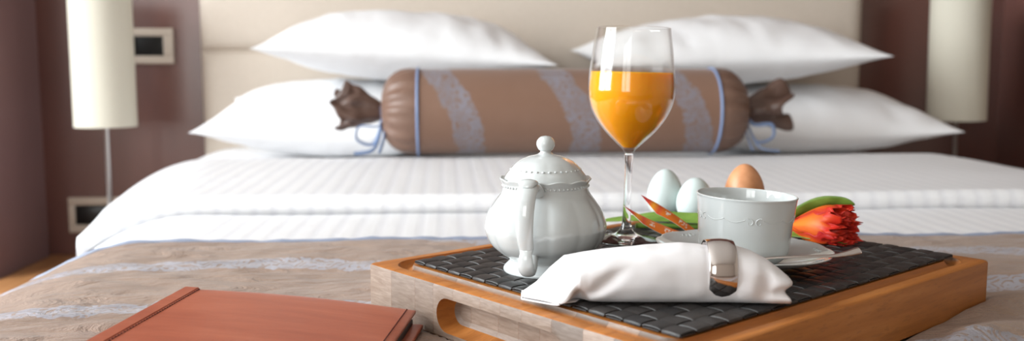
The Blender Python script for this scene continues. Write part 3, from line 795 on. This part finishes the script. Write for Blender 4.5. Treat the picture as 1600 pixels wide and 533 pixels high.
# ------------------------------------------------------------------ cup, saucer, spoon
SC = Vector((0.258, 0.762, MT))
tilt = (R(0.5), R(2.2), 0)
sau = empty('saucer', SC, tilt); tag(sau, 'white porcelain saucer with wavy relief rim under the cup', 'saucer')
def sw(r, z, a):
    k = sstep(0.05, 0.074, r); q = abs(math.sin(a * 6)); return (r * (1 + 0.02 * k * (q - 0.6)), z + 0.0006 * k * (q - 0.6))
v, f = lathe(smooth_prof([(0.0001, 0.002), (0.020, 0.002), (0.026, 0.0008), (0.0285, 0.001), (0.031, 0.0035), (0.046, 0.0070), (0.064, 0.0125), (0.0735, 0.0168), (0.0752, 0.0180), (0.0740, 0.0186), (0.064, 0.0150), (0.045, 0.0095), (0.031, 0.0062), (0.026, 0.0050), (0.0001, 0.0050)], 5), 120, sw); mk('dish', v, f, M['china'], sau)
reli = []
for k in range(6):
    a0 = k * PI / 3 + PI / 12 * 0
    for s in (-1, 1):
        pts = []
        for i in range(22):
            q = i / 21; ph = q * 4.2; rr = 0.0035 * (1 - 0.7 * q)
            aa = a0 + s * (0.055 + (rr * math.cos(ph)) / 0.066); r = 0.066 + rr * math.sin(ph); z = interp(r, [(0.046, 0.0099), (0.064, 0.0150), (0.074, 0.0186)]) + 0.0001
            pts.append((r * math.cos(aa), r * math.sin(aa), z))
        reli.append(tube(pts, 0.0006, 6))
for v, f in reli: mk('rim_scroll', v, f, M['china'], sau)
cup = empty('teacup', SC + Vector((0, 0, 0.0049)), tilt); tag(cup, 'white porcelain teacup with raised scrollwork standing on the saucer', 'cup')
CH = 0.0592
v, f = lathe(smooth_prof([(0.0001, 0.0015), (0.0235, 0.0015), (0.0255, 0.0), (0.0275, 0.0006), (0.0325, 0.0035), (0.0378, 0.0100), (0.0393, 0.0200), (0.0402, 0.0350), (0.0415, 0.0480), (0.0424, 0.0560), (0.0431, CH - 0.0006), (0.0424, CH), (0.0412, CH - 0.001), (0.0400, 0.050), (0.0385, 0.0350), (0.0370, 0.0200), (0.0340, 0.0110), (0.027, 0.0050), (0.0001, 0.0042)], 5), 120); mk('cup_body', v, f, M['china'], cup)
def cr(z): return interp(z, [(0.0200, 0.0388), (0.0350, 0.0402), (0.0480, 0.0415), (0.0560, 0.0424)])
reli = []
for k in range(5):
    a0 = R(-98) + k * 2 * PI / 5
    for s in (-1, 1):
        pts = []
        for i in range(26):       # spiral volute
            q = i / 25; ph = 1.2 + q * 5.2; rr = 0.0038 * (1 - 0.75 * q)
            z = 0.0405 + rr * math.sin(ph); aa = a0 + s * (0.10 + rr * math.cos(ph) / 0.041)
            pts.append((cr(z) * math.cos(aa), cr(z) * math.sin(aa), z))
        reli.append(tube(pts, [0.0005 * (1 - 0.4 * i / 25) for i in range(26)], 6))
        pts = []
        for i in range(22):       # garland towards the next motif
            q = i / 21; aa = a0 + s * (0.19 + q * 0.44); z = 0.0425 - 0.0025 * math.sin(PI * q)
            pts.append((cr(z) * math.cos(aa), cr(z) * math.sin(aa), z))
        reli.append(tube(pts, 0.00035, 6))
v, f = join(*reli); mk('scroll_relief', v, f, M['china'], cup)
hp = smooth_prof([(0.040, 0, 0.046), (0.052, 0, 0.049), (0.060, 0, 0.042), (0.059, 0, 0.030), (0.050, 0, 0.019), (0.038, 0, 0.016)], 6)
v, f = tube(hp, 0.0036, 12, 0.7, side=(0, 1, 0)); mk('handle', v, f, M['china'], cup, rot=(0, 0, R(78)))

spn = empty('teaspoon', (0.2835, 0.715, 0.0672), (0, 0, 0)); tag(spn, 'small steel teaspoon resting across the saucer rim', 'spoon')
hp = smooth_prof([(-0.030, 0.006, -0.0045), (-0.018, 0.004, -0.0015), (0.000, 0.0, 0.0000), (0.022, 0.0, 0.0000), (0.036, 0.0, 0.0002), (0.048, 0.001, 0.0018), (0.057, 0.002, 0.0036), (0.0595, 0.002, 0.0040)], 6)
v, f = tube(hp, [interp(i / (len(hp) - 1), [(0, 0.0021), (0.3, 0.0018), (0.55, 0.0022), (0.8, 0.0042), (0.93, 0.0048), (1, 0.0026)]) for i in range(len(hp))], 14, 0.42, side=(0, 1, 0.35)); mk('handle', v, f, M['spoon'], spn)
def sb(u, v_):
    a = ang(v_); r = u; x = -0.046 + 0.0175 * r * math.cos(a); y = 0.011 + 0.0115 * r * math.sin(a) * (1 - 0.15 * math.cos(a)) - 0.28 * (x + 0.046)
    return (x, y, -0.0035 - 0.005 * (1 - r * r))
v, f = surf(sb, 8, 40, False, True); o = mk('spoon_bowl', v, f, M['spoon'], spn); md = o.modifiers.new('thickness', 'SOLIDIFY'); md.thickness = 0.001

# ------------------------------------------------------------------ eggs
def egg(x, y, w, h, m, label, rot=(0, 0, 0)):
    pr = []
    for i in range(33):
        t_ = -PI / 2 + PI * i / 32; z = math.sin(t_); r = math.cos(t_) * (1 - 0.13 * z)
        pr.append((max(r * w, 0.00005), (z + 1) / 2 * h))
    v, f = lathe(pr, 48); o = mk('egg', v, f, m, loc=(x, y, MT - 0.0012), rot=rot); tag(o, label, 'egg', 'boiled eggs on the tray')
egg(0.2535, 1.030, 0.0205, 0.0580, M['egg'], 'taller white egg standing near the glass, left of the other eggs', (0, R(2), 0))
egg(0.2790, 0.995, 0.0205, 0.0520, M['egg'], 'white egg half hidden behind the left edge of the cup', (0, R(3), 0))
egg(0.3390, 1.000, 0.0228, 0.0665, M['brown_egg'], 'brown egg standing behind the teacup')

# ------------------------------------------------------------------ tulip
tul = empty('tulip', (0.357, 0.90, MT)); tag(tul, 'red and orange parrot tulip with fringed petals lying behind the cup', 'flower')
TO = Vector(tul.location)
def rel(pts): return [tuple(Vector(p) - TO) for p in pts]
v, f = tube(rel(smooth_prof([(0.357, 0.897, 0.0600), (0.335, 0.918, 0.0555), (0.300, 0.938, 0.0530), (0.25, 0.951, 0.0525), (0.205, 0.958, 0.0525)], 8)), 0.0030, 10); mk('stem', v, f, M['leaf'], tul)
def leaf(path, wid, curl, side, name='leaf'):
    P = [Vector(p) for p in smooth_prof(path, 8)]; n = len(P); sd = Vector(side).normalized(); V = []
    K = 9
    for i, p in enumerate(P):
        tn = (P[min(i + 1, n - 1)] - P[max(i - 1, 0)]).normalized(); a = (sd - tn * sd.dot(tn)).normalized(); b = tn.cross(a)
        if b.z < 0: b = -b
        q = i / (n - 1); w_ = wid * (max(0.0, math.sin(PI * (0.12 + 0.88 * q))) ** 0.75) + 0.0004
        for j in range(K):
            s = 2 * j / (K - 1) - 1
            V.append(p - TO + a * (s * w_) + b * (curl * w_ * s * s + 0.0004 * math.sin(q * 20 + s * 2)))
    o = mk(name, V, grid_faces(n, K), M['leaf'], tul); md = o.modifiers.new('thickness', 'SOLIDIFY'); md.thickness = 0.0009
leaf([(0.352, 0.905, 0.060), (0.310, 0.930, 0.0605), (0.270, 0.947, 0.0585), (0.235, 0.962, 0.0585), (0.205, 0.972, 0.0565), (0.172, 0.983, 0.0535)], 0.0085, 0.45, (0.25, 0.80, 0.5))
leaf([(0.345, 0.905, 0.0560), (0.358, 0.902, 0.0680), (0.372, 0.896, 0.0775), (0.388, 0.888, 0.0850), (0.402, 0.880, 0.0865), (0.411, 0.875, 0.0855)], 0.0088, 0.35, (0.5, 0.45, -0.75))
leaf([(0.350, 0.888, 0.0535), (0.366, 0.872, 0.0545), (0.380, 0.858, 0.0540), (0.392, 0.848, 0.0520)], 0.0085, 0.3, (0.6, 0.6, 0.3))
FB = Vector((0.357, 0.896, 0.0610)); FT = Vector((0.3955, 0.853, 0.0640)); FA = (FT - FB); FL = FA.length; FA.normalize()
e1 = FA.orthogonal().normalized(); e2 = FA.cross(e1)
def petal(k, a0, rmax, length, wid, seed):
    random.seed(seed); NUp, NVp = 26, 25; V = []; Cc = []
    pha = random.uniform(0, 6); fr = [0.86 + 0.10 * math.sin(j * 1.25 + pha) + 0.05 * math.sin(j * 2.6 + pha * 2) + random.uniform(-0.03, 0.03) for j in range(NVp)]
    for i in range(NUp):
        q = i / (NUp - 1)
        for j in range(NVp):
            s = 2 * j / (NVp - 1) - 1
            qq = q * (1 - 0.10 * s * s) * lerp(1.0, fr[j], sstep(0.45, 1.0, q))
            r = 0.003 + rmax * math.sin(min(1.0, qq * 1.15 + 0.06) * PI * 0.62) ** 0.9
            flare = 0.006 * sstep(0.6, 1.0, q) * math.sin(s * 7 + seed)
            a = a0 + s * wid * (1 + 0.10 * math.sin(q * 17 + seed)) * (0.25 + 0.75 * math.sin(min(1, qq + 0.12) * PI * 0.6))
            p = FB + FA * (qq * length) + (e1 * math.cos(a) + e2 * math.sin(a)) * (r + flare) + Vector((0, 0, 0.002 * math.sin(q * 7 + seed) * q))
            p.z = max(p.z, MT + 0.001)
            V.append(p - TO)
            o_ = (1 - abs(s)) ** 0.8 * (1 - sstep(0.35, 0.9, q)); m_ = nz(s * 9, q * 2, seed) * 0.25
            f_ = min(1, max(0, o_ * 1.1 + m_)); d_ = min(1, max(0, sstep(0.5, 1, abs(s)) * 0.6 - m_))
            c = [lerp(0.62, 0.86, f_), lerp(0.028, 0.21, f_), lerp(0.012, 0.012, f_)]
            c = [lerp(x_, y_, d_) for x_, y_ in zip(c, (0.40, 0.008, 0.015))]
            Cc.append((*c, 1.0))
    o = mk('petal', V, grid_faces(NUp, NVp), M['petal'], tul)
    at = o.data.color_attributes.new('tint', 'FLOAT_COLOR', 'POINT')
    for i, c in enumerate(Cc): at.data[i].color = c
    md = o.modifiers.new('thickness', 'SOLIDIFY'); md.thickness = 0.0006
for k in range(5): petal(k, k * 2 * PI / 5 + 0.3, 0.0190, FL * 1.12, 0.85, 20 + k)
for k in range(5): petal(k, k * 2 * PI / 5 + 0.9, 0.0140, FL * 1.16, 0.80, 40 + k)
for k in range(3): petal(k, k * 2 * PI / 3 + 0.1, 0.0070, FL * 1.10, 0.9, 60 + k)

# ------------------------------------------------------------------ sugar packets
def packet(p0, p1, q0, label, bend, slant=0.022):
    """p0-p1 is the short (red) edge, p0-q0 the long edge"""
    p0, p1, q0 = Vector(p0), Vector(p1), Vector(q0)
    ex = (q0 - p0); L_ = ex.length; ex.normalize(); ey = (p1 - p0); ey -= ex * ey.dot(ex); W_ = ey.length; ey.normalize(); ez = ex.cross(ey)
    c = p0 + ex * L_ / 2 + ey * W_ / 2
    m4 = Matrix((ex, ey, ez)).transposed().to_4x4(); m4.translation = c
    o = empty('sugar_packet', m4.to_translation(), m4.to_euler()); tag(o, label, 'sugar packet', 'orange sugar packets on the tray')
    n, k = 17, 9
    def pt(u, v_, sg):
        a, b = 2 * u - 1, 2 * v_ - 1
        puff = 0.0016 * (1 - abs(a) ** 3) * (1 - abs(b) ** 3) + 0.00022
        return (a * L_ / 2 + slant * v_ * (1 - u), b * W_ / 2, sg * puff + bend * (1 - a * a) * 0.002)
    up_s = 1 if (m4.to_3x3() @ Vector((0, 0, 1))).z > 0 else -1
    v, f = surf(lambda u, w_: pt(u, w_, up_s), n, k); mk('printed_front', v, f, M['packet'], o)
    v2, f2 = surf(lambda u, w_: pt(u, w_, -up_s), n, k)
    v1, f1 = surf(lambda u, w_: (lambda p: (p[0], p[1], p[2] - up_s * 0.0002))(pt(u, w_, up_s)), n, k)
    e_ = []
    rim = [i * k for i in range(n)] + [(n - 1) * k + j for j in range(1, k)] + [i * k + k - 1 for i in range(n - 2, -1, -1)] + [j for j in range(k - 2, 0, -1)]
    V, F = join((v2, [tuple(reversed(q)) for q in f2]), (v1, []))
    nn = n * k
    for i in range(len(rim)):
        a, b = rim[i], rim[(i + 1) % len(rim)]; F.append((a, b, b + nn, a + nn))
    mk('paper_back', V, F, M['paper'], o)
packet((0.1753, 0.878, 0.0865), (0.1716, 0.8605, 0.0803), (0.2350, 0.872, 0.0595), 'orange and red sugar packet leaning against the wine glass stem', 1)
packet((0.1960, 0.893, 0.0950), (0.1923, 0.8755, 0.0888), (0.2500, 0.880, 0.0600), 'orange and red sugar packet tilted between the other packet and the cup', -1)

# ------------------------------------------------------------------ napkin and ring
NA = Vector((0.062, 0.662, 0)); NB = Vector((0.250, 0.641, 0)); ND = (NB - NA).normalized(); NL = (NB - NA).length
NR = math.atan2(ND.y, ND.x)
nap = tag(empty('napkin', (NA.x, NA.y, MT), (0, 0, NR)), 'white cloth napkin rolled through a metal ring at the tray corner', 'napkin')
st = [ # t, height, half width, y shift, shear of front, skew z
    (0.000, 0.0025, 0.020, 0.000), (0.010, 0.0110, 0.022, 0.000), (0.019, 0.0230, 0.0235, 0.001), (0.028, 0.0325, 0.0240, 0.001), (0.040, 0.0355, 0.0235, 0.001), (0.055, 0.0382, 0.0235, 0.0),
    (0.085, 0.0415, 0.0232, 0.0), (0.112, 0.0432, 0.0220, 0.0), (0.126, 0.0428, 0.0208, 0.0), (0.1295, 0.0420, 0.0203, 0), (0.150, 0.0420, 0.0203, 0), (0.1535, 0.0412, 0.0210, 0), (0.165, 0.0375, 0.0220, 0), (0.177, 0.0315, 0.0215, 0), (0.186, 0.0245, 0.0200, 0), (0.1905, 0.0175, 0.0180, 0)]
def nst(t_, k):
    return interp(t_, [(s[0], s[k]) for s in st])
NS, NC = 110, 72; V = []
for i in range(NS):
    t_ = 0.1905 * i / (NS - 1)
    h, w_, ys = nst(t_, 1), nst(t_, 2), nst(t_, 3)
    for j in range(NC):
        a = 2 * PI * j / NC; c, s = math.cos(a), math.sin(a)
        ex = 2.4
        y = w_ * math.copysign(abs(c) ** (2 / ex), c); z = h / 2 + h / 2 * math.copysign(abs(s) ** (2 / ex), s)
        x = t_
        fr = max(0.0, -y / w_)                                   # 1 on the side facing the viewer
        k = 1 - sstep(0.0, 0.05, t_)
        x += k * (0.022 * fr - 0.006 * (1 - fr))                  # slanting hem
        # fold tucked in at the front near the open end
        g = math.exp(-((x - 0.036) / 0.0055) ** 2) * fr * math.exp(-(z / 0.010) ** 2); y += 0.010 * g; z += 0.006 * g
        cr_ = math.exp(-((x - 0.036 - (z) * 1.1) / 0.007) ** 2) * fr * sstep(0.0, 0.012, z) * (1 - sstep(0.020, 0.034, z)); y += 0.0035 * cr_
        # folds of the tail
        tl = sstep(0.160, 0.19, t_)
        g2 = math.exp(-((z - 0.011) / 0.004) ** 2) * tl * fr; y += 0.006 * g2; x -= 0.004 * g2 * tl
        x += tl * (0.003 * math.exp(-((z - 0.018) / 0.005) ** 2) - 0.002 * (z / 0.04))
        gd = math.exp(-((t_ - 0.170) / 0.006) ** 2) * fr * math.exp(-((z - 0.016) / 0.010) ** 2); y += 0.004 * gd
        y += 0.0007 * nz(x * 60, a * 2, 3); z += 0.0005 * nz(x * 50, a * 2, 8) * (z / 0.03)
        V.append((x, y + ys, max(z, 0.0002)))
F = grid_faces(NS, NC, False, True)
# inner returns of both ends (hollow roll)
def end_cap(i0, depth, sgn):
    o0 = i0 * NC; ring_prev = [o0 + j for j in range(NC)]
    for sc, dx in ((0.86, 0.002), (0.6, depth), (0.2, depth * 1.3)):
        cy = sum(V[o0 + j][1] for j in range(NC)) / NC; cz = sum(V[o0 + j][2] for j in range(NC)) / NC
        base = len(V)
        for j in range(NC):
            x, y, z = V[o0 + j]; V.append((x + sgn * dx, cy + (y - cy) * sc, cz + (z - cz) * sc))
        for j in range(NC):
            q = (ring_prev[j], ring_prev[(j + 1) % NC], base + (j + 1) % NC, base + j); F.append(q if sgn > 0 else tuple(reversed(q)))
        ring_prev = [base + j for j in range(NC)]
    F.append(tuple(ring_prev))
end_cap(0, 0.012, 1); end_cap(NS - 1, 0.008, -1)
mk('napkin_cloth', V, F, M['napkin'], nap)
hemp = [V[j] for j in range(NC)] + [V[0]]
v, f = tube(hemp, 0.0007, 6, caps=False); mk('hem', v, f, M['napkin'], nap)

rg = empty('napkin_ring', NA + ND * 0.1398 + Vector((0, 0, MT + 0.0002)), (0, 0, NR)); tag(rg, 'polished steel napkin ring around the rolled napkin', 'napkin ring')
rp = [(-0.0103, 0.0), (-0.0098, 0.0006), (-0.005, 0.0013), (0, 0.0016), (0.005, 0.0013), (0.0098, 0.0006), (0.0103, 0.0), (0.0098, -0.0007), (0, -0.0004), (-0.0098, -0.0007)]
rh, rw = 0.0220, 0.0217
V = []
for i in range(96):
    a = 2 * PI * i / 96
    for (x, d) in rp: V.append((x, (rw + d) * math.cos(a), rh + 0.0016 + (rh + d) * math.sin(a)))
mk('band', V, [tuple(reversed(q)) for q in grid_faces(96, len(rp), True, True)], M['chrome'], rg)

# ------------------------------------------------------------------ leather menu folder
fo = empty('menu_folder', (-0.224, 0.779, 0.0), (0, 0, math.atan2(-0.030, 0.1976))); tag(fo, 'reddish brown stitched leather menu folder lying on the bed runner', 'folder')
FW, FH = 0.200, 0.31
def cover(name, zf, th, x0, x1, y0, y1, m, soft):
    nx, ny = 25, 25; ts = [0, .006, .015, .03, .06, .1, .15, .2, .27, .35, .42, .5]; ts = ts + [1 - q for q in reversed(ts[:-1])]
    V = []
    for sg in (1, -1):
        for a in ts:
            for b in ts:
                x, y = lerp(x0, x1, a), lerp(y0, y1, b); e_ = min(a * (x1 - x0), (1 - a) * (x1 - x0), b * (y1 - y0), (1 - b) * (y1 - y0))
                k = 1 - math.exp(-e_ / soft)
                V.append((x, y, zf(x, y) + (sg * th * (0.35 + 0.65 * k) if sg > 0 else -th * 0.6)))
    n = len(ts); F = [q for q in grid_faces(n, n)] + [tuple(n * n + i for i in reversed(q)) for q in grid_faces(n, n)]
    def bd(seq):
        for a, b in zip(seq, seq[1:]): F.append((b, a, a + n * n, b + n * n))
    bd([i * n for i in range(n)]); bd([(n - 1) * n + j for j in range(n)]); bd([i * n + n - 1 for i in range(n - 1, -1, -1)]); bd([j for j in range(n - 1, -1, -1)])
    return mk(name, V, F, m, fo)
ztop = lambda x, y: lerp(0.0330, 0.0180, x / FW) + 0.003 * math.sin(PI * min(1, max(0, x / FW)))
top = cover('front_cover', ztop, 0.0022, 0, FW, -FH, 0, M['leather'], 0.004)
zbot = lambda x, y: 0.0055
cover('back_cover', zbot, 0.0025, 0.004, FW + 0.006, -FH + 0.002, 0.001, M['leather'], 0.003)
cover('lining', lambda x, y: lerp(0.019, 0.0105, x / FW), 0.0045, 0.006, FW - 0.002, -FH + 0.006, -0.004, M['leather_dark'], 0.003)
# spine joining the covers at the left
sp = [(0.002, 0.0353), (-0.003, 0.0335), (-0.0055, 0.026), (-0.0055, 0.013), (-0.003, 0.0050), (0.006, 0.0032), (0.006, 0.0052), (-0.001, 0.0068), (-0.0035, 0.013), (-0.0035, 0.026), (-0.001, 0.0318), (0.002, 0.0330)]
V = [(x, y, z) for y in (-FH, 0) for x, z in sp]; F = grid_faces(2, len(sp), False, True); F.append(tuple(range(len(sp)))); F.append(tuple(reversed(range(len(sp), 2 * len(sp)))))
mk('spine', V, F, M['leather'], fo, smooth=False)
# overlapping leather strip along the spine with its seam
def strip_z(x): return ztop(x, 0) + 0.0024
V = []
for y in (-FH + 0.001, -0.001):
    for x, z in ((-0.001, 0.0340), (0.001, strip_z(0.001) + 0.0006), (0.012, strip_z(0.012) + 0.0004), (0.0132, strip_z(0.0132) - 0.0006), (0.012, strip_z(0.012) - 0.0012), (0.001, strip_z(0.001) - 0.001)):
        V.append((x, y, z))
mk('spine_strip', V, [tuple(reversed(q)) for q in grid_faces(2, 6, False, True)] + [tuple(range(6)), tuple(reversed(range(6, 12)))], M['leather'], fo, smooth=False)
sts = []
def stitch(x0, y0, x1, y1, n):
    for i in range(n):
        a, b = (i + 0.15) / n, (i + 0.85) / n
        p, q = (lerp(x0, x1, a), lerp(y0, y1, a)), (lerp(x0, x1, b), lerp(y0, y1, b))
        sts.append(tube([(p[0], p[1], ztop(*p) + 0.0021), ((p[0] + q[0]) / 2, (p[1] + q[1]) / 2, ztop(*p) + 0.0027), (q[0], q[1], ztop(*q) + 0.0021)], 0.00045, 5))
stitch(0.0148, -FH + 0.004, 0.0148, -0.004, 72); stitch(FW - 0.0065, -FH + 0.004, FW - 0.0065, -0.004, 72)
v, f = join(*sts); o = mk('stitching', v, f, M['thread'], fo); o['kind'] = 'stuff'
